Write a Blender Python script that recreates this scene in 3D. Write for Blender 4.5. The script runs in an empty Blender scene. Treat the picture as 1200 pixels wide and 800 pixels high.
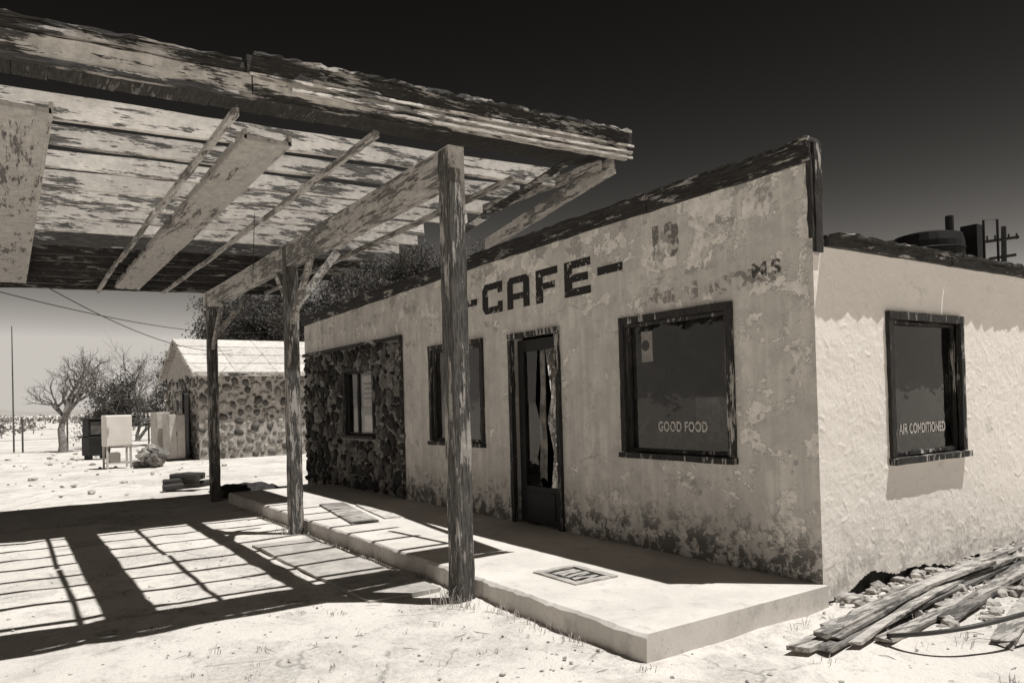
import bpy, math, random
import numpy as np
from mathutils import Vector, Matrix, noise
random.seed(7); np.random.seed(7)
C=bpy.context
scn=C.scene
scn.view_settings.view_transform='Standard'; scn.view_settings.look='None'; scn.view_settings.exposure=0; scn.view_settings.gamma=1

# ---------------------------------------------------------------- helpers
class MB:
    def __init__(s): s.v=[]; s.f=[]
    def add(s,vs,fs):
        o=len(s.v); s.v.extend([tuple(p) for p in vs]); s.f.extend([tuple(i+o for i in f) for f in fs])
    def box(s,x0,x1,y0,y1,z0,z1):
        s.add([(x0,y0,z0),(x1,y0,z0),(x1,y1,z0),(x0,y1,z0),(x0,y0,z1),(x1,y0,z1),(x1,y1,z1),(x0,y1,z1)],
              [(0,3,2,1),(4,5,6,7),(0,1,5,4),(1,2,6,5),(2,3,7,6),(3,0,4,7)])
    def board(s,p0,p1,w,h,segs=6,jit=0.004,up=(0,0,1),bow=0.0,endj=0.0):
        p0=Vector(p0);p1=Vector(p1);d=(p1-p0);L=d.length;d.normalize()
        up=Vector(up); side=d.cross(up)
        if side.length<1e-3: side=d.cross(Vector((0,1,0)))
        side.normalize(); up=side.cross(d).normalized()
        vs=[];fs=[]
        for i in range(segs+1):
            t=i/segs; c=p0+d*L*t+up*bow*math.sin(math.pi*t)
            for a,b in ((-1,-1),(1,-1),(1,1),(-1,1)):
                e=0
                if i in(0,segs): e=random.uniform(-endj,endj)
                vs.append(c+side*(a*w/2+random.uniform(-jit,jit))+up*(b*h/2+random.uniform(-jit,jit))+d*e)
        for i in range(segs):
            o=i*4
            for k in range(4):
                a=o+k;b=o+(k+1)%4
                fs.append((a,b,b+4,a+4))
        fs.append((3,2,1,0)); o=segs*4; fs.append((o,o+1,o+2,o+3))
        s.add(vs,fs)
    def tube(s,pts,rad,n=8,cap=True):
        pts=[Vector(p) for p in pts]; vs=[];fs=[]
        if not hasattr(rad,'__len__'): rad=[rad]*len(pts)
        ref=Vector((0.31,0.17,0.93)).normalized()
        for i,p in enumerate(pts):
            a=pts[max(i-1,0)];b=pts[min(i+1,len(pts)-1)]
            d=(b-a).normalized()
            u=d.cross(ref)
            if u.length<.05: u=d.cross(Vector((1,0,0)))
            u.normalize(); w=d.cross(u)
            for k in range(n):
                t=2*math.pi*k/n
                vs.append(p+(u*math.cos(t)+w*math.sin(t))*rad[i])
        for i in range(len(pts)-1):
            for k in range(n):
                a=i*n+k;b=i*n+(k+1)%n
                fs.append((a,b,b+n,a+n))
        if cap:
            fs.append(tuple(range(n-1,-1,-1))); o=(len(pts)-1)*n; fs.append(tuple(range(o,o+n)))
        s.add(vs,fs)
    def obj(s,name,mat,parent=None,smooth=False,bevel=0):
        me=bpy.data.meshes.new(name); me.from_pydata(s.v,[],s.f); me.update()
        o=bpy.data.objects.new(name,me); C.collection.objects.link(o)
        if mat: me.materials.append(mat)
        if smooth:
            me.polygons.foreach_set('use_smooth',[True]*len(me.polygons))
        if bevel:
            m=o.modifiers.new('b','BEVEL'); m.width=bevel; m.segments=2; m.limit_method='ANGLE'
        if parent: o.parent=parent
        return o
def empty(name):
    e=bpy.data.objects.new(name,None); C.collection.objects.link(e); return e

def ico(sub):
    import bmesh
    bm=bmesh.new(); bmesh.ops.create_icosphere(bm,subdivisions=sub,radius=1)
    v=[tuple(x.co) for x in bm.verts]; f=[tuple(y.index for y in x.verts) for x in bm.faces]; bm.free()
    return v,f
ICO1=ico(1); ICO2=ico(2)
def rock(mb,c,sx,sy,sz,base=ICO2,rough=.25,rot=None,basis=None):
    seed=Vector((random.uniform(0,100),random.uniform(0,100),random.uniform(0,100)))
    R=rot or Matrix.Rotation(random.uniform(0,6.28),3,'Z')
    vs=[]
    for p in base[0]:
        p=Vector(p); k=1+rough*noise.noise(p*1.3+seed)*1.6
        q=Vector((p.x*sx*k,p.y*sy*k,p.z*sz*k)); q=R@q
        if basis: q=basis[0]*q.x+basis[1]*q.y+basis[2]*q.z
        vs.append(Vector(c)+q)
    mb.add(vs,base[1])

# ---------------------------------------------------------------- materials
def sep(v,w=1.0):   # warm toned monochrome print colour
    return (min(1,v*1.045),v*0.98,v*0.90,1)
class NT:
    def __init__(s,name):
        s.m=bpy.data.materials.new(name); s.m.use_nodes=True; s.t=s.m.node_tree
        s.p=s.t.nodes['Principled BSDF']; s.out=s.t.nodes['Material Output']
        s.tc=s.n('ShaderNodeTexCoord')
    def n(s,t,**k):
        x=s.t.nodes.new(t)
        for a,b in k.items(): setattr(x,a,b)
        return x
    def l(s,a,b): s.t.links.new(a,b)
    def map(s,scale=(1,1,1),src=None,loc=(0,0,0)):
        m=s.n('ShaderNodeMapping'); m.inputs['Scale'].default_value=scale; m.inputs['Location'].default_value=loc
        s.l(src or s.tc.outputs['Object'],m.inputs['Vector']); return m.outputs[0]
    def noise(s,vec,scale=5,detail=6,rough=.6,dist=0):
        x=s.n('ShaderNodeTexNoise'); x.inputs['Scale'].default_value=scale; x.inputs['Detail'].default_value=min(detail,6)
        x.inputs['Roughness'].default_value=rough; x.inputs['Distortion'].default_value=dist
        s.l(vec,x.inputs['Vector']); return x.outputs['Fac']
    def vor(s,vec,scale=5,feature='F1',out='Distance'):
        x=s.n('ShaderNodeTexVoronoi',feature=feature); x.inputs['Scale'].default_value=scale
        s.l(vec,x.inputs['Vector']); return x.outputs[out]
    def ramp(s,fac,stops,interp='LINEAR'):
        x=s.n('ShaderNodeValToRGB'); x.color_ramp.interpolation=interp; e=x.color_ramp.elements
        while len(e)<len(stops): e.new(0.5)
        for el,(p,c) in zip(e,stops):
            el.position=p; el.color=c if hasattr(c,'__len__') else (c,c,c,1)
        s.l(fac,x.inputs[0]); return x.outputs[0]
    def math(s,op,a,b=None,clamp=False):
        x=s.n('ShaderNodeMath',operation=op); x.use_clamp=clamp
        for i,q in enumerate((a,b)):
            if q is None: continue
            if isinstance(q,(int,float)): x.inputs[i].default_value=q
            else: s.l(q,x.inputs[i])
        return x.outputs[0]
    def mix(s,f,a,b,blend='MIX'):
        x=s.n('ShaderNodeMix',data_type='RGBA',blend_type=blend)
        for sock,q in ((x.inputs[0],f),(x.inputs[6],a),(x.inputs[7],b)):
            if isinstance(q,(int,float)): sock.default_value=q
            elif isinstance(q,tuple): sock.default_value=q
            else: s.l(q,sock)
        return x.outputs[2]
    def bump(s,h,strength=.5,dist=.02,prev=None):
        x=s.n('ShaderNodeBump'); x.inputs['Strength'].default_value=strength; x.inputs['Distance'].default_value=dist
        s.l(h,x.inputs['Height'])
        if prev: s.l(prev,x.inputs['Normal'])
        return x.outputs[0]
    def fin(s,col,rough=.85,normal=None,spec=.3):
        if isinstance(col,tuple): s.p.inputs['Base Color'].default_value=col
        else: s.l(col,s.p.inputs['Base Color'])
        if isinstance(rough,(int,float)): s.p.inputs['Roughness'].default_value=rough
        else: s.l(rough,s.p.inputs['Roughness'])
        s.p.inputs['Specular IOR Level'].default_value=spec
        if normal: s.l(normal,s.p.inputs['Normal'])
        return s.m

def wood(name,paint,dark,light,peel,axis,paintvar=.85,gs=1.0,ms=1.0,vary=.8):
    """weathered timber with paint flaking along the grain; peel 0 = fully painted, 1 = bare"""
    t=NT(name)
    st={'x':(1,9,9),'y':(9,1,9),'z':(9,9,1)}[axis]
    st2={'x':(.16,1,1),'y':(1,.16,1),'z':(1,1,.16)}[axis]
    g=t.noise(t.map(tuple(a*gs for a in st)),7,7,.7,.6)
    g2=t.noise(t.map(tuple(a*gs*(3 if a>1 else 1) for a in st)),9,4,.6)
    woodc=t.ramp(g,[(.3,sep(dark)),(.5,sep((dark+light)/2)),(.72,sep(light))])
    woodc=t.mix(t.ramp(g2,[(.35,.75),(.6,0.0)]),woodc,sep(dark*.5))
    m1=t.noise(t.map(tuple(a*5.0*ms for a in st2)),3,7,.62,.15)
    big=t.noise(t.map((1,1,1)),1.1,3,.5)
    mm=t.math('ADD',t.math('MULTIPLY',m1,.45),t.math('MULTIPLY',g,.30))
    mm=t.math('ADD',mm,t.math('MULTIPLY',big,.25))
    e=.25+.5*peel
    mask=t.ramp(mm,[(e-.008,0.0),(e+.008,1.0)])   # 1 = paint
    pc=t.mix(t.ramp(t.noise(t.map((3,3,3)),4,6,.7),[(.35,0.0),(.65,1.0)]),sep(paint),sep(paint*paintvar*.75))
    pc=t.mix(t.ramp(g2,[(.3,.7),(.45,0.0)]),pc,sep(paint*.35))
    col=t.mix(mask,woodc,pc)
    geo=t.n('ShaderNodeNewGeometry')
    col=t.mix(1.0,col,t.ramp(geo.outputs['Random Per Island'],[(0,vary),(1,1.0)]),'MULTIPLY')
    b=t.bump(g2,.5,.006); b=t.bump(mask,.6,.004,b)
    return t.fin(col,.8,b,.25)

M={}
M['trim']=wood('weathered_trim',.55,.015,.10,.62,'x')
M['trimy']=wood('weathered_trim_y',.55,.015,.10,.62,'y')
M['trimz']=wood('weathered_trim_z',.55,.015,.09,.615,'z')
M['joist']=wood('peeling_joist',.86,.07,.36,.455,'y',1.0,1.3,1.2)
M['joist_shade']=wood('shaded_joist',.5,.03,.13,.60,'y')  # darker copy of the joist wood: shade under the deck put into its colour
M['soffit']=wood('painted_soffit',.58,.10,.3,.38,'x',.9)
M['beam']=wood('old_beam',.66,.10,.40,.47,'x')
M['postm']=wood('grey_post',.5,.025,.24,.57,'z',vary=.9)
M['fascia']=wood('fascia_paint',.82,.03,.2,.455,'y',gs=1.4)
M['fasciad']=wood('fascia_dark',.5,.015,.10,.575,'y',gs=1.4)
M['deck']=wood('roof_deck',.2,.02,.09,.65,'x')
M['lumber']=wood('scrap_lumber',.75,.14,.55,.48,'y',vary=.3)
M['log']=wood('log_wood',.4,.03,.12,.9,'x')

def stucco_front():
    t=NT('cafe_stucco')
    o=t.tc.outputs['Object']
    sp=t.n('ShaderNodeSeparateXYZ'); t.l(o,sp.inputs[0])
    big=t.noise(t.map((1,1,1)),1.1,6,.65)
    med=t.noise(t.map((1,1,1.2)),2.6,7,.72,.3)
    fine=t.noise(o,60,5,.75)
    top=t.ramp(t.math('MULTIPLY',sp.outputs['Z'],.3),[(.66,0.0),(.95,.08)])
    xr=t.ramp(t.math('ADD',t.math('MULTIPLY',sp.outputs['X'],.12),1.0),[(.55,0.0),(1.0,.06)])
    bot=t.ramp(sp.outputs['Z'],[(.12,.13),(.75,0.0)])
    q=t.math('ADD',med,top); q=t.math('ADD',q,xr)
    patch=t.ramp(q,[(.612,0.0),(.620,1.0)])
    paint=t.mix(t.ramp(big,[(.35,0.0),(.65,1.0)]),sep(.56),sep(.74))
    dirt=t.ramp(t.noise(t.map((4,4,.35)),2.2,6,.65),[(.38,.5),(.58,0.0)])
    paint=t.mix(dirt,paint,sep(.42))
    smudge=t.ramp(t.noise(t.map((1,1,1),None,(4,1,9)),4,7,.75),[(.40,.55),(.52,0.0)])
    paint=t.mix(smudge,paint,sep(.42))
    under=t.mix(t.ramp(t.noise(o,9,6,.7),[(.4,0.0),(.6,1.0)]),sep(.64),sep(.84))
    col=t.mix(patch,paint,under)
    rim=t.ramp(q,[(.594,0.0),(.610,.6),(.615,0.0)])
    col=t.mix(rim,col,sep(.2))
    up=t.math('ADD',t.noise(t.map((1,1,1.3),None,(11,3,5)),3.4,7,.72),t.math('MULTIPLY',top,.9))
    col=t.mix(t.ramp(up,[(.63,0.0),(.645,.7)]),col,sep(.3))
    er=t.math('ADD',t.noise(o,5,7,.8,.3),bot)
    ermask=t.ramp(er,[(.555,0.0),(.61,.9)])
    bz=t.ramp(sp.outputs['Z'],[(.32,1.0),(.72,0.0)])
    col=t.mix(t.math('MULTIPLY',ermask,bz),col,sep(.11))
    er2=t.ramp(t.noise(t.map((1,1,1),None,(2,5,1)),8,7,.8),[(.55,0.0),(.575,.9)])
    col=t.mix(t.math('MULTIPLY',er2,bz),col,sep(.72))
    sc=t.noise(t.map((1,1,1),None,(7,3,2)),6,7,.8)
    col=t.mix(t.ramp(sc,[(.65,0.0),(.665,.7)]),col,sep(.2))
    wn=t.n('ShaderNodeTexNoise'); wn.inputs['Scale'].default_value=3; wn.inputs['Detail'].default_value=5; t.l(o,wn.inputs['Vector'])
    cr=t.vor(t.mix(.3,o,wn.outputs['Color']),.8,'DISTANCE_TO_EDGE')
    crm=t.math('MULTIPLY',t.ramp(cr,[(0.0,.6),(.004,0.0)]),t.ramp(big,[(.48,0.0),(.56,1.0)]))
    col=t.mix(crm,col,sep(.15))
    col=t.mix(t.ramp(fine,[(.3,.45),(.44,0.0)]),col,sep(.32))
    b=t.bump(fine,.3,.005); b=t.bump(patch,.5,.004,b); b=t.bump(t.noise(o,12,6,.7),.3,.008,b)
    return t.fin(col,.92,b,.2)
M['stucco']=stucco_front()
def stucco_side():
    t=NT('rough_stucco'); o=t.tc.outputs['Object']
    n=t.noise(o,2.5,7,.75,.3)
    col=t.mix(t.noise(o,1.2,5,.6),sep(.80),sep(.88))
    col=t.mix(t.ramp(n,[(.61,0.0),(.65,.4)]),col,sep(.58))
    fine=t.noise(o,80,5,.7)
    col=t.mix(t.ramp(fine,[(.28,.5),(.38,0.0)]),col,sep(.42))
    sp=t.n('ShaderNodeSeparateXYZ'); t.l(o,sp.inputs[0])
    low=t.math('MULTIPLY',t.ramp(sp.outputs['Z'],[(.15,1.0),(.6,0.0)]),t.ramp(t.noise(o,6,7,.8),[(.48,0.0),(.58,.6)]))
    col=t.mix(low,col,sep(.34))
    b=t.bump(fine,.6,.005); b=t.bump(t.noise(o,24,6,.75),.55,.008,b)
    return t.fin(col,.95,b,.1)
M['stucco_side']=stucco_side()
def ground_mat():
    t=NT('desert_sand'); o=t.tc.outputs['Object']
    big=t.noise(o,.35,6,.65,.4); med=t.noise(o,2.4,7,.8,.3); fine=t.noise(o,26,7,.82); f2=t.noise(o,110,3,.75)
    col=t.mix(t.ramp(big,[(.38,0.0),(.6,1.0)]),sep(.60),sep(.70))
    col=t.mix(t.ramp(med,[(.38,.7),(.48,0.0)]),col,sep(.46))
    pv=t.noise(t.map((1,1,1),None,(3,8,0)),.75,7,.7,.2)
    pvm=t.ramp(pv,[(.50,0.0),(.56,.6)])
    col=t.mix(pvm,col,t.mix(t.ramp(fine,[(.42,0.0),(.58,1.0)]),sep(.34),sep(.58)))
    col=t.mix(t.ramp(fine,[(.32,.85),(.40,0.0)]),col,sep(.24))
    col=t.mix(t.ramp(f2,[(.32,.8),(.38,0.0)]),col,sep(.2))
    wn=t.n('ShaderNodeTexNoise'); wn.inputs['Scale'].default_value=2.5; wn.inputs['Detail'].default_value=5; t.l(o,wn.inputs['Vector'])
    cr=t.vor(t.mix(.25,o,wn.outputs['Color']),1.3,'DISTANCE_TO_EDGE')
    crm=t.math('MULTIPLY',t.ramp(cr,[(.0,1.0),(.014,0.0)]),t.ramp(pv,[(.50,0.0),(.56,.6)]))
    col=t.mix(crm,col,sep(.15))
    b=t.bump(fine,.6,.015); b=t.bump(f2,.4,.005,b); b=t.bump(med,.6,.05,b)
    return t.fin(col,.97,b,.1)
M['ground']=ground_mat()
def concrete():
    t=NT('concrete'); o=t.tc.outputs['Object']
    a=t.noise(o,1.5,7,.7,.3); f=t.noise(o,60,5,.7)
    col=t.mix(t.ramp(a,[(.35,0.0),(.6,1.0)]),sep(.52),sep(.64))
    col=t.mix(t.ramp(f,[(.30,.5),(.42,0.0)]),col,sep(.40))
    col=t.mix(t.ramp(t.noise(o,4,7,.75),[(.56,0.0),(.64,.5)]),col,sep(.38))
    col=t.mix(t.ramp(t.noise(t.map((1,1,1),None,(5,5,5)),14,6,.8),[(.62,0.0),(.66,.6)]),col,sep(.27))
    return t.fin(col,.9,t.bump(f,.35,.005),.25)
M['concrete']=concrete()
def stone(name,lo,hi):
    t=NT(name); o=t.tc.outputs['Object']
    g=t.n('ShaderNodeNewGeometry')
    c=t.ramp(g.outputs['Random Per Island'],[(0,sep(lo)),(.4,sep(lo*1.8)),(.75,sep((lo+hi)/2)),(1,sep(hi))])
    n=t.noise(o,14,6,.7)
    c=t.mix(t.ramp(n,[(.35,.8),(.6,0.0)]),c,sep(lo*.6))
    return t.fin(c,.9,t.bump(n,.8,.02),.2)
M['stone']=stone('fieldstone',.03,.30)
M['stone_far']=stone('fieldstone_light',.10,.6)
M['gravel']=stone('gravel_stone',.28,.62)
def plain(name,v,rough=.8,var=.25,scale=6,spec=.3,metal=0,bump=.3):
    t=NT(name); o=t.tc.outputs['Object']
    n=t.noise(o,scale,6,.65)
    c=t.mix(t.ramp(n,[(.35,0.0),(.65,1.0)]),sep(v*(1-var)),sep(v*(1+var)))
    t.p.inputs['Metallic'].default_value=metal
    return t.fin(c,rough,t.bump(t.noise(o,scale*6,4,.6),bump,.006),spec)
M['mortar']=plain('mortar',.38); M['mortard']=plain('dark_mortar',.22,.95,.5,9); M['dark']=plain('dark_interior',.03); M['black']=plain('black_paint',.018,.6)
M['white']=plain('white_enamel',.72,.45,.06,3); M['metal']=plain('dull_metal',.12,.5,.4,5,.5,.3)
M['beige']=plain('beige_enamel',.5,.5,.15,4); M['tar']=plain('tar_roofing',.03,.9,.5,9)
M['bark']=plain('bark',.12,.95,.4,12); M['twig']=plain('dry_twig',.2,.95,.3,8)
M['roofw']=wood('white_roof_sheets',.8,.2,.4,.36,'y')
M['curtain']=plain('curtain_cloth',.35,.9,.5,9); M['paper']=plain('paper',.8,.8,.2,9)
M['hose']=plain('rubber_hose',.05,.5); M['hill']=plain('hazed_hill',.33,.95,.08,.003)  # hill tone is paled: distance haze is put into the colour
M['asph']=plain('patch_cement',.38,.9,.25,5)
def leafm(name,lo,hi):
    t=NT(name); g=t.n('ShaderNodeNewGeometry')
    c=t.ramp(g.outputs['Random Per Island'],[(0,sep(lo)),(1,sep(hi))])
    return t.fin(c,.8,None,.2)
M['leaf']=leafm('foliage',.04,.14); M['grass']=leafm('dry_grass',.25,.55); M['brush']=leafm('brush_leaf',.10,.24)
def glass():
    t=NT('window_glass'); t.t.nodes.remove(t.p)
    tr=t.n('ShaderNodeBsdfTransparent'); tr.inputs[0].default_value=(.7,.7,.7,1)
    gl=t.n('ShaderNodeBsdfGlossy'); gl.inputs['Roughness'].default_value=.02; gl.inputs[0].default_value=(.95,.93,.9,1)
    fr=t.n('ShaderNodeFresnel'); fr.inputs[0].default_value=1.5
    bn=t.bump(t.noise(t.tc.outputs['Object'],2.5,3,.5),.3,.02); t.l(bn,gl.inputs['Normal'])
    m=t.n('ShaderNodeMixShader'); t.l(fr.outputs[0],m.inputs[0]); t.l(tr.outputs[0],m.inputs[1]); t.l(gl.outputs[0],m.inputs[2])
    df=t.n('ShaderNodeBsdfDiffuse'); df.inputs[0].default_value=sep(.3)
    m2=t.n('ShaderNodeMixShader'); dust=t.ramp(t.noise(t.tc.outputs['Object'],5,6,.7),[(.42,0.0),(.75,.07)])
    t.l(dust,m2.inputs[0]); t.l(m.outputs[0],m2.inputs[1]); t.l(df.outputs[0],m2.inputs[2])
    t.l(m2.outputs[0],t.out.inputs[0]); return t.m
M['glass']=glass()
def worn_paint(name,v,thr,scale=9,soft=.01,op=1.0):
    t=NT(name); n=t.noise(t.tc.outputs['Object'],scale,7,.75)
    a=t.ramp(n,[(thr-soft,0.0),(thr+soft,op)])
    t.l(a,t.p.inputs['Alpha']); return t.fin(sep(v),.85,None,.2)
M['letter']=worn_paint('black_letter_paint',.03,.41,11,.012,.95); M['ghost']=worn_paint('faded_letter_paint',.14,.475,7,.03,.6); M['ghost2']=worn_paint('faded_letter_paint_light',.22,.53,6,.03,.5)
M['letter2']=worn_paint('worn_letter_paint',.07,.45,14,.03,.8)
M['wletter']=worn_paint('white_letter_paint',.5,.41,24,.04)

# ---------------------------------------------------------------- world + sun + camera
TX,TY=.23,.24
elev=math.atan(1/math.hypot(TX,TY)); rot=math.atan2(TX,TY)
w=bpy.data.worlds.new('World'); scn.world=w; w.use_nodes=True
nt=w.node_tree; bg=nt.nodes['Background']
sky=nt.nodes.new('ShaderNodeTexSky'); sky.sky_type='NISHITA'; sky.sun_disc=False
sky.sun_elevation=elev; sky.sun_rotation=rot; sky.altitude=700; sky.air_density=1.0; sky.dust_density=1.0
sc=nt.nodes.new('ShaderNodeSeparateColor'); nt.links.new(sky.outputs[0],sc.inputs[0])
def wm(op,a,b):
    x=nt.nodes.new('ShaderNodeMath'); x.operation=op
    for i,q in enumerate((a,b)):
        if isinstance(q,(int,float)): x.inputs[i].default_value=q
        else: nt.links.new(q,x.inputs[i])
    return x.outputs[0]
v=wm('MULTIPLY',sc.outputs[0],.1); v=wm('POWER',v,2.0)
# red-filter response: the sky darkens with height above the horizon haze
tcw=nt.nodes.new('ShaderNodeTexCoord'); sx_=nt.nodes.new('ShaderNodeSeparateXYZ'); nt.links.new(tcw.outputs['Generated'],sx_.inputs[0])
fall=wm('MULTIPLY',wm('MAXIMUM',sx_.outputs[2],0.0),-8.4)
ex=wm('POWER',2.71828,fall); ex=wm('ADD',wm('MULTIPLY',ex,6.8),.30)
v=wm('MULTIPLY',v,ex); v=wm('MINIMUM',v,.55); v=wm('MULTIPLY',v,10.0)
cc=nt.nodes.new('ShaderNodeCombineColor')
nt.links.new(wm('MULTIPLY',v,1.045),cc.inputs[0]); nt.links.new(wm('MULTIPLY',v,.98),cc.inputs[1]); nt.links.new(wm('MULTIPLY',v,.90),cc.inputs[2])
nt.links.new(cc.outputs[0],bg.inputs[0]); bg.inputs[1].default_value=.1
sl=bpy.data.lights.new('sun','SUN'); sl.energy=5; sl.angle=math.radians(.5); sl.color=(1,.985,.96)
so=bpy.data.objects.new('sun',sl); C.collection.objects.link(so)
so.rotation_euler=Vector((TX,TY,1)).to_track_quat('Z','Y').to_euler()

cam=bpy.data.cameras.new('camera'); co=bpy.data.objects.new('camera',cam); C.collection.objects.link(co); scn.camera=co
cam.sensor_width=36; cam.lens=879/1200*36; cam.shift_y=61/1200; cam.clip_end=20000; cam.clip_start=.05
ya=math.radians(34.1); f=Vector((-math.cos(ya),math.sin(ya),0)); r=Vector((f.y,-f.x,0)); z=Vector((0,0,1))
pt=math.atan(10.7/879); f2=f*math.cos(pt)+z*math.sin(pt); u2=r.cross(f2)
ro=.0265; cr=r*math.cos(ro)-u2*math.sin(ro); cu=r*math.sin(ro)+u2*math.cos(ro)
m=Matrix.Identity(4)
for i in range(3): m[i][0]=cr[i]; m[i][1]=cu[i]; m[i][2]=-f2[i]
m.translation=Vector((3.21,-4.8,1.5)); co.matrix_world=m

# ---------------------------------------------------------------- ground
def gh(x,y):
    d=math.hypot(x,y)
    h=0
    if d<60:
        a=max(0,1-d/60)
        n3=noise.noise(Vector((x*6,y*6,5)))
        h+=a*(.02*noise.noise(Vector((x*.5,y*.5,0)))+.018*noise.noise(Vector((x*2.1,y*2.1,3)))+.018*n3+.008*noise.noise(Vector((x*13,y*13,1))))
        if x>-.1: h+=.05*math.exp(-((x-.12)/.3)**2)*(1/(1+math.exp(-(y-.6)*4)))
    return h-.012
N=480; s=np.linspace(-1,1,N); sx=np.sinh(s*7.4)/np.sinh(7.4)*6000
gb=MB(); cx,cy=0,-2.2
gb.v=[(cx+a,cy+b,gh(cx+a,cy+b)) for b in sx for a in sx]
gb.f=[(j*N+i,j*N+i+1,(j+1)*N+i+1,(j+1)*N+i) for j in range(N-1) for i in range(N-1)]
gb.obj('ground',M['ground'],smooth=True)

def ridge(name,d,a0,a1,h,seed):
    mb=MB(); n=120
    for i in range(n+1):
        a=a0+(a1-a0)*i/n
        hh=h*(.3+.9*abs(noise.fractal(Vector((a*5,seed,0)),1,2,5)))*math.sin(math.pi*i/n)**.4
        for k,(dd,zz) in enumerate(((d,-2),(d*1.06,hh*.5),(d*1.15,hh),(d*1.4,-2))):
            mb.v.append((math.cos(a)*dd,math.sin(a)*dd,zz+ (0 if k in(0,3) else hh*.1*noise.noise(Vector((a*30,k,seed))))))
    for i in range(n):
        for k in range(3): mb.f.append((i*4+k,i*4+k+1,i*4+5+k,i*4+4+k))
    return mb.obj(name,M['hill'],smooth=True)
ridge('hills',3200,math.radians(100),math.radians(200),60,3.3)

# ---------------------------------------------------------------- slab
mb=MB(); 
SL=.15
xs=np.linspace(-9.6,.04,200)
vs=[];fs=[]
for x in xs:
    e=.016*noise.noise(Vector((x*3,0,0)))+.014*noise.noise(Vector((x*14,0,0)))
    ch=.018+.02*max(0,noise.noise(Vector((x*6,5,0))))
    vs+= [(x,-1.78+e,-.1),(x,-1.78+e*1.5,SL-ch),(x,-1.78+ch+e,SL),(x,0.0,SL)]
for i in range(len(xs)-1):
    for k in range(3):
        a=i*4+k; fs.append((a,a+4,a+5,a+1))
n=(len(xs)-1)*4
vs+=[(.04,0,-.1),(-9.6,0,-.1)]
fs.append((n,n+4,n+3,n+2,n+1)); fs.append((0,1,2,3,len(vs)-1))
mb.add(vs,fs)
slab=mb.obj('concrete_porch',M['concrete'])
mb=MB(); mb.board((-5.3,-2.25,.0),(-2.2,-2.2,.0),.62,.03,8,.01); mb.obj('cement_pad',M['asph'])
g=empty('floor_drain')
mb=MB(); gx,gy=-1.38,-1.15
def ringq(mb,a0,b0_,a1,b1_,z0,z1):
    mb.board((gx-a1,gy-(b0_+b1_)/2,(z0+z1)/2),(gx+a1,gy-(b0_+b1_)/2,(z0+z1)/2),b1_-b0_,z1-z0,6,.004)
    mb.board((gx-a1,gy+(b0_+b1_)/2,(z0+z1)/2),(gx+a1,gy+(b0_+b1_)/2,(z0+z1)/2),b1_-b0_,z1-z0,6,.004)
    mb.board((gx-(a0+a1)/2,gy-b0_,(z0+z1)/2),(gx-(a0+a1)/2,gy+b0_,(z0+z1)/2),a1-a0,z1-z0,6,.004)
    mb.board((gx+(a0+a1)/2,gy-b0_,(z0+z1)/2),(gx+(a0+a1)/2,gy+b0_,(z0+z1)/2),a1-a0,z1-z0,6,.004)
ringq(mb,.20,.15,.27,.205,SL+.001,SL+.012)
mb.obj('frame',M['asph'],g)
mb=MB(); mb.box(gx-.198,gx+.198,gy-.148,gy+.148,SL+.001,SL+.003); mb.obj('pit',M['tar'],g)
mb=MB()
for i in range(4): mb.board((gx-.12+i*.08,gy-.11,SL+.008),(gx-.12+i*.08+random.uniform(-.03,.03),gy+.11,SL+.008),.045,.006,3,.006)
mb.obj('grate_bars',M['asph'],g)
mb=MB(); mb.board((-6.9,-1.05,SL+.016),(-5.0,-1.35,SL+.016),.33,.016,5,.003); mb.board((-6.5,-.75,SL+.012),(-5.1,-.95,SL+.012),.2,.014,5,.003); mb.obj('plywood_sheet',M['lumber'])

# ---------------------------------------------------------------- cafe building
cafe=empty('cafe_building')
def wall_grid(name,us,vs_,holes,fn,mat,parent):
    mb=MB(); us=sorted(set(us)); vs_=sorted(set(vs_))
    for i in range(len(us)-1):
        for j in range(len(vs_)-1):
            uc=(us[i]+us[i+1])/2; vc=(vs_[j]+vs_[j+1])/2
            if any(h[0]<uc<h[1] and h[2]<vc<h[3] for h in holes): continue
            mb.add([fn(us[i],vs_[j]),fn(us[i+1],vs_[j]),fn(us[i+1],vs_[j+1]),fn(us[i],vs_[j+1])],[(0,1,2,3)])
    return mb.obj(name,mat,parent)
LX=-10.95
def ptop(x): return 3.32+.09*min(0,(x+4.3))/6.6
W1=(-2.0,-.75,1.0,2.22); DR=(-3.87,-2.99,SL,2.24); W2=(-5.82,-4.5,1.0,2.25); SP=(LX,-6.71,SL,2.48); 
wall_grid('front_wall',[LX,0]+[a for h in(W1,DR,W2,SP) for a in h[:2]],[0,3.15]+[a for h in(W1,DR,W2,SP) for a in h[2:]],[W1,DR,W2,SP],lambda u,v:(u,0,v),M['stucco'],cafe)
mb=MB()
xs=np.linspace(LX,0,20)
for i in range(19):
    mb.add([(xs[i],0,3.15),(xs[i+1],0,3.15),(xs[i+1],0,ptop(xs[i+1])-.02),(xs[i],0,ptop(xs[i])-.02)],[(0,1,2,3)])
mb.add([(0,0,2.5),(0,.12,2.5),(0,.12,3.3),(0,0,3.3)],[(0,1,2,3)])
mb.add([(LX,.12,2.4),(0,.12,2.4),(0,.12,3.3),(LX,.12,3.2)],[(0,3,2,1)])
mb.obj('parapet',M['stucco'],cafe)
mb=MB()
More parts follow.
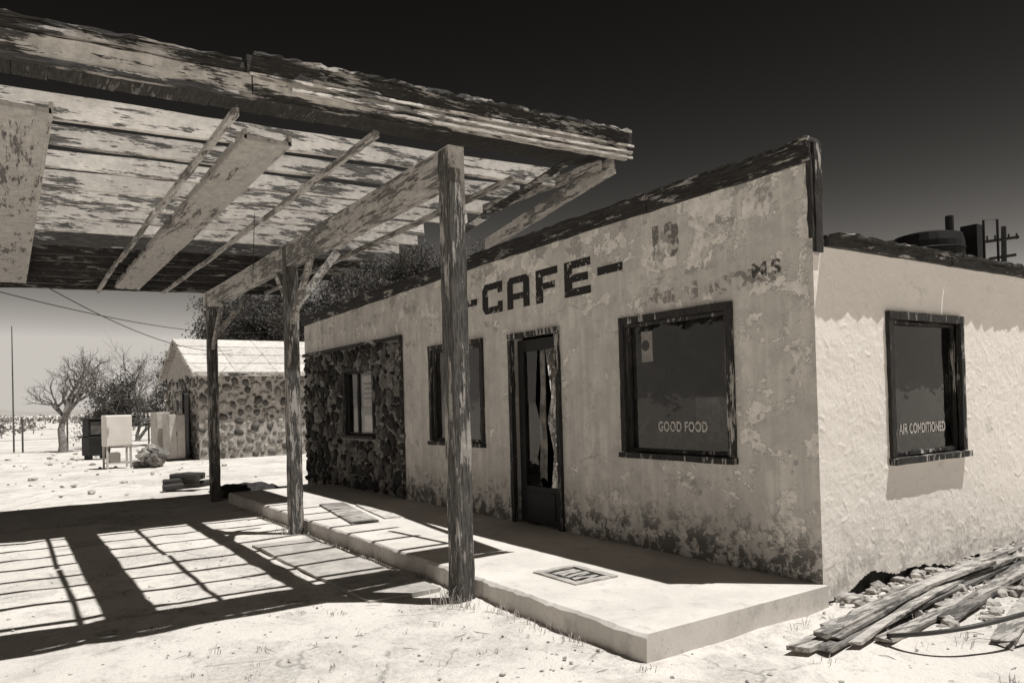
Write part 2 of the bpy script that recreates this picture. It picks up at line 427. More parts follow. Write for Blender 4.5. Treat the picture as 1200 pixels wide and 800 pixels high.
for h in (W1,W2,DR):
    x0,x1,z0,z1=h
    mb.add([(x0,0,z0),(x0,.16,z0),(x0,.16,z1),(x0,0,z1)],[(0,1,2,3)])
    mb.add([(x1,0,z0),(x1,.16,z0),(x1,.16,z1),(x1,0,z1)],[(3,2,1,0)])
    mb.add([(x0,0,z1),(x1,0,z1),(x1,.16,z1),(x0,.16,z1)],[(0,1,2,3)])
    mb.add([(x0,0,z0),(x1,0,z0),(x1,.16,z0),(x0,.16,z0)],[(3,2,1,0)])
mb.obj('wall_reveals',M['stucco'],cafe)
mb=MB()
xs=[LX-.05,-9.2,-7.1,-5.0,-3.3,-1.6,.02]
for i in range(len(xs)-1):
    a,b=xs[i],xs[i+1]-.006
    mb.board((a,-.022,ptop(a)-.085),(b,-.022,ptop(b)-.085),.035,.14,10,.006,endj=.01)
    mb.board((a,.03,ptop(a)+.0),(b,.03,ptop(b)+.0),.15,.03,18,.009,endj=.01)
    mb.board((a,-.05,ptop(a)-.035),(b,-.05,ptop(b)-.035),.02,.045,12,.005,endj=.01)
mb.obj('parapet_trim',M['trim'],cafe)
mb=MB(); mb.board((.020,.045,2.52),(.020,.045,3.30),.025,.085,9,.005,up=(0,1,0)); mb.board((.004,-.018,2.62),(.004,-.018,3.22),.04,.02,9,.004,up=(0,1,0)); mb.obj('parapet_corner_trim',M['trimz'],cafe)
# side wall with trowelled relief
nz=250; Y1=6.2; ZT=2.6
ys=np.concatenate([np.linspace(0,4.0,460),np.linspace(4.02,Y1,100)]); ny=560; zs=np.linspace(.02,ZT,nz)
YY,ZZ=np.meshgrid(ys,zs,indexing='xy')
H=np.zeros_like(YY)
for i in range(1300):
    c0,c1=np.random.uniform(-.1,Y1),np.random.uniform(0,ZT)
    if c1>1.85 and np.random.rand()<min(1,(c1-1.85)*3): continue
    R=np.random.uniform(.02,.13); a0=np.random.uniform(-3.1,3.1) if np.random.rand()<.5 else np.random.uniform(-.8,2.6); aw=np.random.uniform(.4,2.0); A=np.random.uniform(.0008,.0045)
    i0=max(0,np.searchsorted(ys,c0-R-.05)); i1=np.searchsorted(ys,c0+R+.05); j0=max(0,int((c1-R-.06)/ZT*nz)); j1=min(nz,int((c1+R+.06)/ZT*nz)+1)
    if i1<=i0 or j1<=j0: continue
    dy=YY[j0:j1,i0:i1]-c0; dz=ZZ[j0:j1,i0:i1]-c1; d=np.hypot(dy,dz*np.random.uniform(.8,1.3)); an=np.arctan2(dz,dy)
    mk=np.clip((aw/2-np.abs((an-a0+np.pi)%(2*np.pi)-np.pi))/.3,0,1)
    prof=np.where(d<R,np.exp(-((d-R)/.018)**2),np.exp(-((d-R)/.005)**2))
    H[j0:j1,i0:i1]=np.maximum(H[j0:j1,i0:i1]*.8,A*prof*mk)+H[j0:j1,i0:i1]*.2
SW=(.95,2.08,.97,2.10)
vv=[]
for j in range(nz):
    for i in range(ny):
        y,zz=ys[i],zs[j]
        h=H[j,i]+.004*noise.noise(Vector((y*4,zz*4,0)))+.0022*noise.noise(Vector((y*14,zz*14,4)))+.0018*noise.noise(Vector((y*40,zz*40,4)))
        if i==0: h=.0035*noise.noise(Vector((9,zz*16,4)))
        vv.append((h,y,zz))
mb=MB(); mb.v=vv
for j in range(nz-1):
    for i in range(ny-1):
        yc,zc=(ys[i]+ys[i+1])/2,(zs[j]+zs[j+1])/2
        if SW[0]<yc<SW[1] and SW[2]<zc<SW[3]: continue
        base=.05+.07*noise.noise(Vector((yc*2.5,0,9)))+.02*noise.noise(Vector((yc*12,0,9)))+(.07*math.exp(-((yc-.9)/.55)**2))
        if zc<base and yc>.12: continue
        a=j*ny+i; mb.f.append((a,a+1,a+ny+1,a+ny))
mb.obj('side_wall',M['stucco_side'],cafe,smooth=True)
mb=MB(); mb.box(-.3,-.05,.02,6.2,-.1,.45); mb.obj('gap_shade_backing',M['tar'],cafe)  # near-black backing: shadow under the eroded wall edge put into its colour
mb=MB()
for a,b in ((.13,1.9),(1.91,3.6),(3.61,6.2)):
    mb.board((.025,a,2.60),(.025,b,2.60),.05,.06,10,.005,endj=.01)
    mb.board((.055,a,2.642),(.055,b,2.642),.15,.02,26,.012,endj=.01)
mb.obj('eaves_trim',M['trimy'],cafe)
mb=MB(); mb.box(LX,.0-.005,.08,6.2,2.50,2.56); mb.obj('roof',M['tar'],cafe)
mb=MB(); mb.add([(LX,0,0),(LX,6.2,0),(LX,6.2,2.6),(LX,.12,2.6),(LX,.12,3.2),(LX,0,3.2)],[(0,1,2,3,4,5)]); mb.add([(LX,6.2,0),(0,6.2,0),(0,6.2,2.6),(LX,6.2,2.6)],[(0,1,2,3)]); mb.obj('rear_walls',M['stucco'],cafe)
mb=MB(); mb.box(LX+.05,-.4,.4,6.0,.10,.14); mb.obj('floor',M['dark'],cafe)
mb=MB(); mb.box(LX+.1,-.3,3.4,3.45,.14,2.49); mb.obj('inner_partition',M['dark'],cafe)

def window_front(pre,h,mull=None,plane='y',proud=.035,fw=.06):
    x0,x1,z0,z1=h
    mb=MB()
    def P(u,d,v): return (u,-d,v) if plane=='y' else (d,u,v)
    def bd(a,b,w,t):
        mb.board(P(*a),P(*b),w,t,9,.0035,up=(0,-1,0) if plane=='y' else (1,0,0))
    o=.012
    bd((x0-.03,o,z1+.01),(x1+.03,o,z1+.01),fw,.05)
    bd((x0-.04,o+.012,z0-.01),(x1+.04,o+.012,z0-.01),fw*.8,.08)
    bd((x0,o-.003,z0+.02),(x0,o-.003,z1-.02),fw,.045)
    bd((x1,o-.003,z0+.02),(x1,o-.003,z1-.02),fw,.045)
    i=fw*.5+.010
    bd((x0+i,-.045,z1-i),(x1-i,-.045,z1-i),.028,.04); bd((x0+i,-.045,z0+i),(x1-i,-.045,z0+i),.028,.04)
    bd((x0+i,-.047,z0+i),(x0+i,-.047,z1-i),.028,.04); bd((x1-i,-.047,z0+i),(x1-i,-.047,z1-i),.028,.04)
    if mull: 
        for q in mull: bd((q,-.046,z0+i),(q,-.046,z1-i),.05,.04)
    mb.obj(pre+'_frame',M['trimz'],cafe)
    mb=MB(); mb.add([P(x0+.02,-.05,z0+.02),P(x1-.02,-.05,z0+.02),P(x1-.02,-.05,z1-.02),P(x0+.02,-.05,z1-.02)],[(0,1,2,3)])
    mb.obj(pre+'_glass',M['glass'],cafe)
window_front('large_window',W1); window_front('small_window',W2,[-5.15]); window_front('side_window',SW,None,'x')
x0,x1,z0,z1=DR
mb=MB(); up=(0,-1,0)
mb.board((x0-.03,-.01,z1+.01),(x1+.03,-.01,z1+.01),.06,.06,6,.004,up=up)
mb.board((x0,-.008,z0+.002),(x0,-.008,z1-.03),.06,.055,12,.004,up=up); mb.board((x1,-.008,z0+.002),(x1,-.008,z1-.03),.06,.055,12,.004,up=up)
mb.obj('door_frame',M['trimz'],cafe)
mb=MB(); d=.06
mb.box(x0+.04,x0+.14,d,d+.04,z0+.01,z1-.04); mb.box(x1-.14,x1-.04,d,d+.04,z0+.01,z1-.04)
mb.box(x0+.142,x1-.142,d+.002,d+.038,z1-.17,z1-.04); mb.box(x0+.142,x1-.142,d+.002,d+.038,z0+.01,z0+.42); mb.box(x0+.2,x1-.2,d-.008,d+.001,z0+.08,z0+.36)
mb.obj('door',M['black'],cafe,bevel=.004)
mb=MB(); mb.tube([(x1-.1,d-.03,z0+.98),(x1-.1,d-.03,z0+1.06)],.012,8); mb.tube([(x1-.1,d,z0+1.02),(x1-.1,d-.045,z0+1.02)],.02,10); mb.obj('door_handle',M['metal'],cafe)
a,b,zb,zt=x0+.13,x1-.13,z0+.4,z1-.1; yy=d+.02
mb=MB()
mb.add([(a,yy,zb),(a+.30,yy,zb),(a+.22,yy,zb+.35),(a+.33,yy,zb+.62),(a+.2,yy,zb+.95),(a+.27,yy,zt),(a,yy,zt)],[(0,1,2,3,4,5,6)])
mb.add([(b,yy,zb),(b,yy,zt),(b-.22,yy,zt),(b-.12,yy,zb+1.0),(b-.2,yy,zb+.75),(b-.1,yy,zb+.4),(b-.16,yy,zb)],[(0,6,5,4,3,2,1)])
mb.obj('door_glass',M['glass'],cafe)
def curtain(name,xa,xb,za,zb,y,amp=.02,fr=40,mat='curtain'):
    mb=MB(); n=40
    for i in range(n+1):
        x=xa+(xb-xa)*i/n
        for q in range(12):
            zz=za+(zb-za)*q/11
            if q==0: zz+=.12*noise.noise(Vector((x*12,3,0)))
            mb.v.append((x+.05*noise.noise(Vector((zz*2,x*3,1)))+.03*(q/11)*(xa+xb-2*x),y+amp*math.sin(x*fr+zz),zz))
    for i in range(n):
        for q in range(11): a=i*12+q; mb.f.append((a,a+12,a+13,a+1))
    mb.obj(name,M[mat],cafe,smooth=True)
curtain('door_curtain',-3.66,-3.55,.60,2.1,.24); curtain('door_curtain_b',-3.26,-3.2,.62,1.75,.22)
curtain('window_curtain',-5.7,-5.3,1.1,2.2,.25); curtain('window_curtain_b',-1.25,-.8,1.05,2.2,.5,.03,30)
mb=MB(); mb.board((-3.75,1.2,.3),(-3.3,1.6,1.3),.5,.03,3,.005); mb.box(-3.5,-3.1,.9,1.3,.15,.55)
mb.box(-2.6,-.9,1.0,1.5,.15,1.15); mb.box(-2.0,-1.7,.95,1.25,1.16,1.5); mb.box(-1.4,-1.1,2.6,3.1,.15,2.0); mb.obj('interior_furniture',M['curtain'],cafe)
mb=MB(); mb.box(-1.84,-1.70,.075,.079,1.84,2.12); mb.obj('window_notice',M['paper'],cafe)
mb=MB(); mb.tube([(-1.785,.071,1.99),(-1.785,.074,1.99)],[.05,.05],14); mb.obj('notice_mark',M['black'],cafe)

def stone_field(mb,O,U,V,Nn,Wd,Ht,rmax,rmin,holes=(),tries=6000,depth=.05,base=ICO2,pw=.6):
    placed=[]; O=Vector(O);U=Vector(U);V=Vector(V);Nn=Vector(Nn)
    for k in range(tries):
        rr=rmax-(rmax-rmin)*(k/tries)**pw
        u=random.uniform(rr*.6,Wd-rr*.6); v_=random.uniform(rr*.6,Ht-rr*.6)
        if any(h[0]-rr*.8<u<h[1]+rr*.8 and h[2]-rr*.8<v_<h[3]+rr*.8 for h in holes): continue
        if any((u-a)**2+(v_-b)**2<(.97*(rr+c))**2 for a,b,c in placed): continue
        placed.append((u,v_,rr))
        ang=random.uniform(0,3.14); e=random.uniform(.85,1.25)
        rock(mb,O+U*u+V*v_,rr*e,rr/e,depth*random.uniform(.7,1.3),base,.45,Matrix.Rotation(ang,3,'Z'),(U,V,Nn))
mb=MB(); stone_field(mb,(LX,-.0,SL),(1,0,0),(0,0,1),(0,-1,0),4.22,2.31,.14,.025,[(2.0,3.24,.80,2.0)],12000,.05,pw=.4)
mb.obj('stone_veneer',M['stone'],cafe,smooth=False)
wx0,wx1=LX+2.0,LX+3.24
wall_grid('stone_backing',[LX,-6.71,wx0,wx1],[0,2.48,1.0,2.12],[(wx0,wx1,1.0,2.12)],lambda u,v:(u,.003,v),M['mortard'],cafe)
mb=MB(); mb.board((LX,-.03,2.5),(-6.68,-.03,2.5),.05,.05,9,.004); mb.board((-6.69,-.03,SL),(-6.69,-.03,2.48),.04,.05,9,.004,up=(0,1,0)); mb.obj('panel_trim',M['trim'],cafe)
window_front('stone_wall_window',(wx0+.02,wx1-.02,1.02,2.10),[-8.45])
mb=MB(); mb.box(-8.36,-7.85,.07,.074,1.5,2.0); mb.box(-8.3,-7.9,.068,.069,1.1,1.36); mb.obj('window_posters',M['paper'],cafe)
mb=MB()
for zz in (1.86,1.78,1.7,1.62): mb.box(-8.28,-7.95,.066,.0665,zz,zz+.025)
mb.obj('poster_print',M['metal'],cafe)

def poly_letters(name,polys,y,mat,parent):
    mb=MB()
    for p in polys: mb.add([(a,y,b) for a,b in p],[tuple(range(len(p)))])
    return mb.obj(name,mat,parent)
def R_(x0,x1,z0,z1): return [(x0,z0),(x1,z0),(x1,z1),(x0,z1)]
b0,b1=2.56,2.92; P=[]
P.append(R_(-4.82,-4.58,2.70,2.78))
P+= [[(-4.46,b0+.07),(-4.40,b0),(-4.02,b0),(-4.02,b0+.08),(-4.33,b0+.08),(-4.33,b1-.08),(-4.46,b1-.07)],[(-4.46,b1-.07),(-4.33,b1-.08),(-4.02,b1-.08),(-4.02,b1),(-4.40,b1)]]
P+= [R_(-4.12,-4.02,b0+.08,b0+.13),R_(-4.12,-4.02,b1-.13,b1-.08)]
P+= [R_(-3.92,-3.80,b0,b1-.08),[(-3.92,b1-.08),(-3.48,b1-.08),(-3.48,b1-.05),(-3.54,b1),(-3.86,b1),(-3.92,b1-.05)],R_(-3.60,-3.48,b0,b1-.08),R_(-3.80,-3.60,b0+.10,b0+.17)]
P+= [R_(-3.36,-3.23,b0,b1),R_(-3.23,-2.97,b1-.08,b1),R_(-3.23,-3.02,b0+.14,b0+.21)]
P+= [R_(-2.86,-2.73,b0,b1),R_(-2.73,-2.44,b1-.08,b1),R_(-2.73,-2.48,b0+.14,b0+.22),R_(-2.73,-2.44,b0,b0+.08)]
P.append(R_(-2.34,-1.98,2.71,2.79))
poly_letters('cafe_lettering',P,-.004,M['letter'],cafe)
def text(name,s,size,mat,mtx,off=.0,sx=1,sp=1):
    cu_=bpy.data.curves.new(name,'FONT'); cu_.body=s; cu_.size=size; cu_.offset=off; cu_.align_x='CENTER'; cu_.align_y='CENTER'; cu_.space_character=sp
    o=bpy.data.objects.new(name,cu_); C.collection.objects.link(o)
    dg=C.evaluated_depsgraph_get(); dg.update()
    me=bpy.data.meshes.new_from_object(o.evaluated_get(dg)); bpy.data.objects.remove(o)
    me.transform(mtx@Matrix.Diagonal((sx,1,1,1))); me.materials.clear(); me.materials.append(mat)
    ob=bpy.data.objects.new(name,me); C.collection.objects.link(ob); ob.parent=cafe; return ob
FR=lambda x,y,z_: Matrix.Translation((x,y,z_))@Matrix.Rotation(math.pi/2,4,'X')
SD=lambda x,y,z_: Matrix.Translation((x,y,z_))@Matrix.Rotation(math.pi/2,4,'Z')@Matrix.Rotation(math.pi/2,4,'X')
text('good_food_lettering','GOOD FOOD',.12,M['wletter'],FR(-1.34,.046,1.25),.003,.72,1.08)
text('air_conditioned_lettering','AIR CONDITIONED',.115,M['wletter'],SD(-.046,1.52,1.2),.003,.68,1.08)
text('faded_number','13',.38,M['ghost'],FR(-1.45,-.004,2.86),.02)
text('faded_lettering','DINING ROOMS',.19,M['ghost2'],FR(-1.05,-.004,2.40),.012,1.05)
text('faded_lettering_b','MS',.15,M['letter2'],FR(-.40,-.0045,2.46),.004,1.3,1.3)

# ---------------------------------------------------------------- canopy
can=empty('canopy')
PY=-1.9; PX=[-1.83,-5.81,-10.0]
def zs_(y,base): return base+.03*(y-PY)
YL=-7.4; YR=-.47
mb=MB()
for i,x in enumerate(PX):
    mb.board((x,PY-.002,-.05),(x+random.uniform(-.01,.01),PY,3.47),.15,.15,26,.0045,up=(0,1,0))
mb.board((PX[0]+.087,PY-.03,.0),(PX[0]+.087,PY-.03,3.3),.03,.10,14,.004,up=(0,1,0))
for x in PX: mb.board((x,-7.0,-.05),(x,-7.0,3.2),.15,.15,14,.0045,up=(0,1,0))
mb.obj('posts',M['postm'],can,bevel=.006)
mb=MB()
mb.board((-1.75,PY+.0,3.345),(-6.0,PY+.0,3.345),.14,.27,12,.004); mb.board((-6.02,PY,3.35),(-10.3,PY,3.36),.14,.26,12,.004)
mb.board((-1.75,-7.0,3.2),(-10.3,-7.0,3.2),.14,.26,12,.004)
mb.obj('beams',M['beam'],can,bevel=.005)
mb=MB()
for i,x in enumerate(PX[1:]):
    mb.board((x+.05,PY,2.55),(x+.78,PY,3.23),.05,.09,4,.003); mb.board((x-.05,PY,2.75),(x-.55,PY,3.23),.05,.09,4,.003)
    mb.board((x,PY+.07,2.75),(x,PY+.6,3.45),.05,.09,4,.003)
mb.obj('knee_braces',M['beam'],can)
mb=MB(); mb.board((PX[0],PY+.08,2.85),(PX[0]+.02,-.75,3.56),.05,.12,6,.004,up=(1,0,0)); mb.obj('corner_brace',M['fasciad'],can)
mb=MB(); mb.board((-1.8,-.25,3.60),(-4.3,-.02,3.38),.05,.14,8,.004); mb.board((-1.85,-.35,3.6),(-3.5,-.55,3.56),.04,.09,8,.004); mb.obj('wall_brace',M['beam'],can)
js=[-2.42-.6*i for i in range(14)]
mb=MB(); md=MB()
for k,x in enumerate(js):
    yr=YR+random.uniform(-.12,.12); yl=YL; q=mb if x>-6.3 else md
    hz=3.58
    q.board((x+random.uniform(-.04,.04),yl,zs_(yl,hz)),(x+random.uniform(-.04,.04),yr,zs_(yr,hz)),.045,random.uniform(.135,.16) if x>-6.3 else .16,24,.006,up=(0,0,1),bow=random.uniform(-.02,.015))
mb.obj('joists',M['joist'],can); md.obj('rear_joists',M['joist_shade'],can)
mb=MB()
for y in (-3.55,-2.6,-5.4):
    for a,b in ((-1.75,-4.6),(-4.65,-7.4),(-7.42,-10.2)):
        o=random.uniform(-.05,.05); mb.board((a,y+o,zs_(y,3.475)),(b,y+o+random.uniform(-.04,.04),zs_(y,3.475)),.04,.045,8,.004)
mb.board((-2.3,-1.0,3.5),(-10,-1.0,3.52),.04,.05,10,.004)
mb.obj('stringers',M['beam'],can)
mb=MB()
mb.board((-2.2,-3.2,3.43),(-9.7,-3.2,3.43),.33,.035,14,.003)
mb.board((-2.2,-3.04,3.455),(-9.7,-3.04,3.455),.025,.07,14,.002); mb.board((-2.2,-3.36,3.455),(-9.7,-3.36,3.455),.025,.07,14,.002)
mb.board((-2.25,-4.78,3.40),(-9.5,-4.78,3.40),.5,.035,14,.003); mb.board((-2.25,-4.53,3.42),(-9.5,-4.53,3.42),.025,.08,14,.002); mb.board((-2.25,-5.03,3.42),(-9.5,-5.03,3.42),.025,.08,14,.002)
mb.obj('soffit_boxes',M['soffit'],can)
mb=MB()
def deck(x0,x1,y0,y1,wd=.19,j=.01):
    y=y0
    while y<y1:
        mb.board((x0+random.uniform(-.01,.0),y+wd/2,zs_(y,3.685)),(x1+random.uniform(-j,j),y+wd/2,zs_(y,3.685)),wd-.004,.022,8,.002)
        y+=wd
deck(-1.75,-2.25,YL,-.2); deck(-6.75,-10.35,YL,-.5)
mb.obj('deck_boards',M['deck'],can)
mb=MB()
mb.board((-1.70,YL,zs_(YL,3.64)),(-1.70,-3.45,zs_(-3.45,3.64)),.04,.13,26,.005)
mb.board((-1.70,-3.44,zs_(-3.44,3.645)),(-1.70,-.19,zs_(-.19,3.645)),.04,.14,26,.005)
mb.board((-10.35,YL,zs_(YL,3.64)),(-10.35,-.4,zs_(-.4,3.64)),.04,.24,16,.006)
mb.obj('fascia_board',M['fascia'],can)
mb=MB()
mb.board((-1.68,YL,zs_(YL,3.735)),(-1.68,-3.5,zs_(-3.5,3.735)),.07,.045,26,.005)
mb.board((-1.655,-3.49,zs_(-3.49,3.755)),(-1.655,-.17,zs_(-.17,3.745)),.05,.10,34,.006)
mb.board((-1.66,-3.45,zs_(-3.45,3.815)),(-1.66,-.2,zs_(-.2,3.805)),.11,.022,60,.012)
mb.board((-1.69,YL,zs_(YL,3.555)),(-1.69,-1.98,zs_(-1.98,3.565)),.045,.035,34,.004)
mb.board((-1.68,YL,zs_(YL,3.77)),(-1.68,-3.52,zs_(-3.5,3.77)),.09,.018,50,.008)
mb.board((-1.68,YL,3.6),(-10.35,YL,3.6),.04,.25,16,.004)
mb.obj('fascia_mouldings',M['fasciad'],can)
mb=MB()
mb.board((-1.64,-3.47,zs_(-3.47,3.69)),(-1.64,-.15,zs_(-.15,3.685)),.025,.018,34,.003)
mb.board((-1.645,-3.2,zs_(-3.2,3.635)),(-1.645,-.16,zs_(-.16,3.63)),.03,.02,34,.003)
mb.board((-1.65,-2.6,zs_(-2.6,3.59)),(-1.65,-.16,zs_(-.16,3.585)),.03,.018,34,.003)
mb.obj('fascia_beads',M['joist'],can)

# ---------------------------------------------------------------- stone outbuilding
sh=empty('stone_house')
ax0,ax1,ay0,ay1=-26.9,-21.3,.15,7.4; EH=2.72; RH=3.85; xm=(ax0+ax1)/2
mb=MB(); mb.add([(ax1,ay0,-.1),(ax1,ay1,-.1),(ax1,ay1,EH),(ax1,ay0,EH)],[(0,1,2,3)]); mb.add([(ax0,ay0,-.1),(ax1,ay0,-.1),(ax1,ay0,EH),(xm,ay0,RH),(ax0,ay0,EH)],[(0,1,2,3,4)])
mb.add([(ax0,ay1,-.1),(ax1,ay1,-.1),(ax1,ay1,EH),(xm,ay1,RH),(ax0,ay1,EH)],[(4,3,2,1,0)]); mb.add([(ax0,ay0,-.1),(ax0,ay1,-.1),(ax0,ay1,EH),(ax0,ay0,EH)],[(3,2,1,0)])
mb.obj('walls',M['mortar'],sh)
mb=MB(); stone_field(mb,(ax1,ay0,0),(0,1,0),(0,0,1),(1,0,0),7.2,2.65,.17,.05,[(3.9,4.9,.9,1.9)],4200,.045,ICO1,.4)
stone_field(mb,(ax0,ay0,0),(1,0,0),(0,0,1),(0,-1,0),5.6,2.65,.2,.06,[(3.3,4.4,0,2.1)],2200,.05,ICO1,.4)
mb.obj('fieldstones',M['stone_far'],sh,smooth=True)
mb=MB(); ov=.2
for sgn,xe in ((1,ax1+.3),(-1,ax0-.3)):
    n=4; T=[0,.25,.5,.75,1.0]
    for i in range(n):
        xa,xb=xe+(xm-xe)*T[i],xe+(xm-xe)*T[i+1]; za=EH-.1+(RH+.16-EH)*T[i]+.03; zb=EH-.1+(RH+.16-EH)*T[i+1]
        for k in range(6):
            y0_=ay0-ov+(ay1-ay0+2*ov)*k/6; y1_=ay0-ov+(ay1-ay0+2*ov)*(k+1)/6-.015
            j_=random.uniform(-.012,.012)
            mb.add([(xa,y0_,za+j_),(xa,y1_,za+j_),(xb,y1_,zb+j_),(xb,y0_,zb+j_),(xa,y0_,za+.05),(xa,y1_,za+.05),(xb,y1_,zb+.05),(xb,y0_,zb+.05)],[(0,3,2,1),(4,5,6,7),(0,1,5,4),(2,3,7,6),(1,2,6,5),(3,0,4,7)])
mb.obj('roof_sheets',M['roofw'],sh)
mb=MB(); mb.board((ax1+.3,ay0-.21,EH-.12),(xm,ay0-.21,RH+.03),.03,.14,6,.004); mb.board((ax0-.3,ay0-.21,EH-.12),(xm,ay0-.21,RH+.03),.03,.14,6,.004); mb.board((ax1+.32,ay0-.21,EH-.11),(ax1+.32,ay1,EH-.11),.03,.10,8,.004); mb.obj('barge_boards',M['fascia'],sh)
mb=MB(); mb.box(ax0+3.4,ax0+4.3,ay0-.02,ay0+.1,0,2.05); mb.box(ax1-.05,ax1+.02,ay0+4.0,ay0+4.8,1.0,1.8); mb.obj('door_and_window',M['black'],sh)
mb=MB(); mb.board((ax0+3.35,ay0-.03,0),(ax0+3.35,ay0-.03,2.1),.08,.06,3,.003,up=(0,1,0)); mb.board((ax0+4.35,ay0-.03,0),(ax0+4.35,ay0-.03,2.1),.08,.06,3,.003,up=(0,1,0)); mb.board((ax0+3.3,ay0-.03,2.12),(ax0+4.4,ay0-.03,2.12),.06,.08,3,.003); mb.obj('door_casing',M['trimz'],sh)

# ---------------------------------------------------------------- yard objects
def rotbox(mb,cx,cy,ang,x0,x1,y0,y1,z0,z1):
    ca,sa=math.cos(ang),math.sin(ang); t=MB(); t.box(x0,x1,y0,y1,z0,z1)
    mb.add([(cx+a*ca-b*sa,cy+a*sa+b*ca,c) for a,b,c in t.v],t.f)
e=empty('newspaper_box'); mb=MB(); A=.3
rotbox(mb,-25.2,-2.3,A,-.3,.3,-.33,.33,.12,.75); rotbox(mb,-25.2,-2.3,A,-.28,.22,-.31,.31,.752,1.3); rotbox(mb,-25.2,-2.3,A,-.33,.3,-.35,.35,1.302,1.36)
rotbox(mb,-25.2,-2.3,A,-.25,.25,-.28,-.2,0,.118); rotbox(mb,-25.2,-2.3,A,-.25,.25,.2,.28,0,.118); mb.obj('cabinet',M['black'],e,bevel=.02)
mb=MB(); rotbox(mb,-25.2,-2.3,A,.222,.235,-.25,.25,.82,1.24); mb.obj('door_window',M['metal'],e)
e=empty('utility_cabinet'); mb=MB(); A=.1
rotbox(mb,-20,-2.25,A,-.26,.26,-.33,.33,.60,1.45); mb.obj('body',M['white'],e,bevel=.025)
mb=MB(); rotbox(mb,-20,-2.25,A,.264,.285,-.31,.31,.63,1.42); mb.obj('door',M['white'],e,bevel=.01)
mb=MB()
for a in(-.22,.22):
    for b in (-.29,.29): rotbox(mb,-20,-2.25,A,a-.025,a+.025,b-.025,b+.025,0,.599)
rotbox(mb,-20,-2.25,A,-.2,.2,-.26,.26,.12,.16); rotbox(mb,-20,-2.25,A,-.15,.15,-.2,.05,.162,.42)
rotbox(mb,-20,-2.25,A,.287,.31,-.28,-.25,.95,1.12); mb.obj('stand_and_handle',M['beige'],e)
for k,(px,py,hh) in enumerate(((-22.8,-.65,1.5),(-22.1,-.42,1.42))):
    e=empty('metal_cabinet'); mb=MB()
    rotbox(mb,px,py,.15,-.3,.3,-.26,.22,.06,hh); mb.obj('carcass',M['beige'],e,bevel=.01)
    mb=MB(); rotbox(mb,px,py,.15,.303,.315,-.25,-.025,.1,hh-.03); rotbox(mb,px,py,.15,.303,.315,-.015,.21,.1,hh-.03); mb.obj('doors',M['beige'],e,bevel=.004)
    mb=MB(); rotbox(mb,px,py,.15,-.27,.27,-.23,.19,0,.058); rotbox(mb,px,py,.15,.316,.335,-.05,-.035,.75,.9); mb.obj('plinth_and_handle',M['metal'],e)
mb=MB()
for i in range(22):
    a=random.uniform(0,6.28); rr=random.uniform(0,.36); h=random.uniform(.05,.62)*(1-rr*1.5)
    rock(mb,(-19.5+rr*math.cos(a),-1.50+rr*math.sin(a),max(.08,h)),random.uniform(.1,.2),random.uniform(.1,.2),random.uniform(.08,.17),ICO2,.5)
mb.obj('rock_pile',M['stone_far'],smooth=False)
mb=MB()
for i in range(200):
    x=random.uniform(-32,-12); y=random.uniform(-9,.2); s0=random.choice((.02,.03,.04,.06,.08))*random.uniform(.6,1.2)
    rock(mb,(x,y,s0*.2),s0*1.3,s0,s0*.6,ICO1,.5)
mb.obj('scattered_stones',M['gravel'])
mb=MB()
for i in range(6):
    y=-1.85+random.uniform(-.2,.2); x=-12.2+random.uniform(-.15,.15); hz=.07+.09*(i//2)
    a=random.uniform(.6,1.5); mb.tube([(x-.32*math.cos(a),y-.32*math.sin(a),hz),(x,y,hz+.02),(x+.32*math.cos(a),y+.32*math.sin(a),hz+random.uniform(0,.1))],[.06,.07,.06],9)
mb.obj('log_pile',M['log'])
mb=MB(); n=28
for j in range(n+1):
    for i in range(n+1):
        u=i/n*2-1; v_=j/n*2-1; q=max(abs(u),abs(v_))
        mb.v.append((-10.75+u*.55+.06*noise.noise(Vector((v_*2,3,0))),-1.2+v_*.55,.02+.16*(1-q**6)*(.8+.4*noise.noise(Vector((u*3,v_*3,0))))))
mb.f=[(j*(n+1)+i,j*(n+1)+i+1,(j+1)*(n+1)+i+1,(j+1)*(n+1)+i) for j in range(n) for i in range(n)]
mb.obj('tarpaulin',M['tar'],smooth=True)
mb=MB()
spec=[((.50,-1.0),(.20,2.6),.03,.12),((.60,-.9),(.30,2.2),.03,.08),((.42,-.6),(.30,2.2),.05,.10),((.56,-.75),(.26,1.5),.06,.07),((.70,-.45),(.5,2.0),.02,.09),((.52,-.8),(.18,2.5),.08,.08),((.40,-.3),(.36,1.7),.08,.06),((.66,-.7),(.36,1.2),.04,.06),
((.3,.3),(.1,3.3),.06,.10),((.75,.2),(.25,3.0),.04,.11),
((1.15,.0),(.72,1.8),.02,.12),((1.35,.5),(1.0,2.3),.02,.09),((.9,.9),(1.5,1.7),.03,.14),((.6,1.3),(1.3,1.25),.03,.10)]
for (a,b,zz,wd) in spec:
    mb.board((a[0],a[1],zz),(b[0],b[1],zz+random.uniform(.01,.05)),wd,random.uniform(.02,.035),10,.004,endj=.04,bow=random.uniform(-.01,.02))
mb.obj('lumber_pile',M['lumber'])
mb=MB(); hp=[]
for i in range(40):
    t=i/39; hp.append((.72+.9*t+.15*math.sin(t*5),-.45+1.5*t-.25*math.sin(t*6.0),.05+.15*math.sin(t*3.1)))
mb.tube(hp,.014,8); mb.obj('rubber_hose',M['hose'],smooth=True)
mb=MB()
for i in range(1300):
    y=random.uniform(.05,4.5); x=abs(random.gauss(.1,.4)); s0=random.choice((.008,.012,.02,.03,.045))*random.uniform(.6,1.3)
    rock(mb,(x,y,gh(x,y)+s0*.3),s0*1.3,s0,s0*.7,ICO1,.5)
mb.obj('rubble',M['gravel'])
mb=MB()
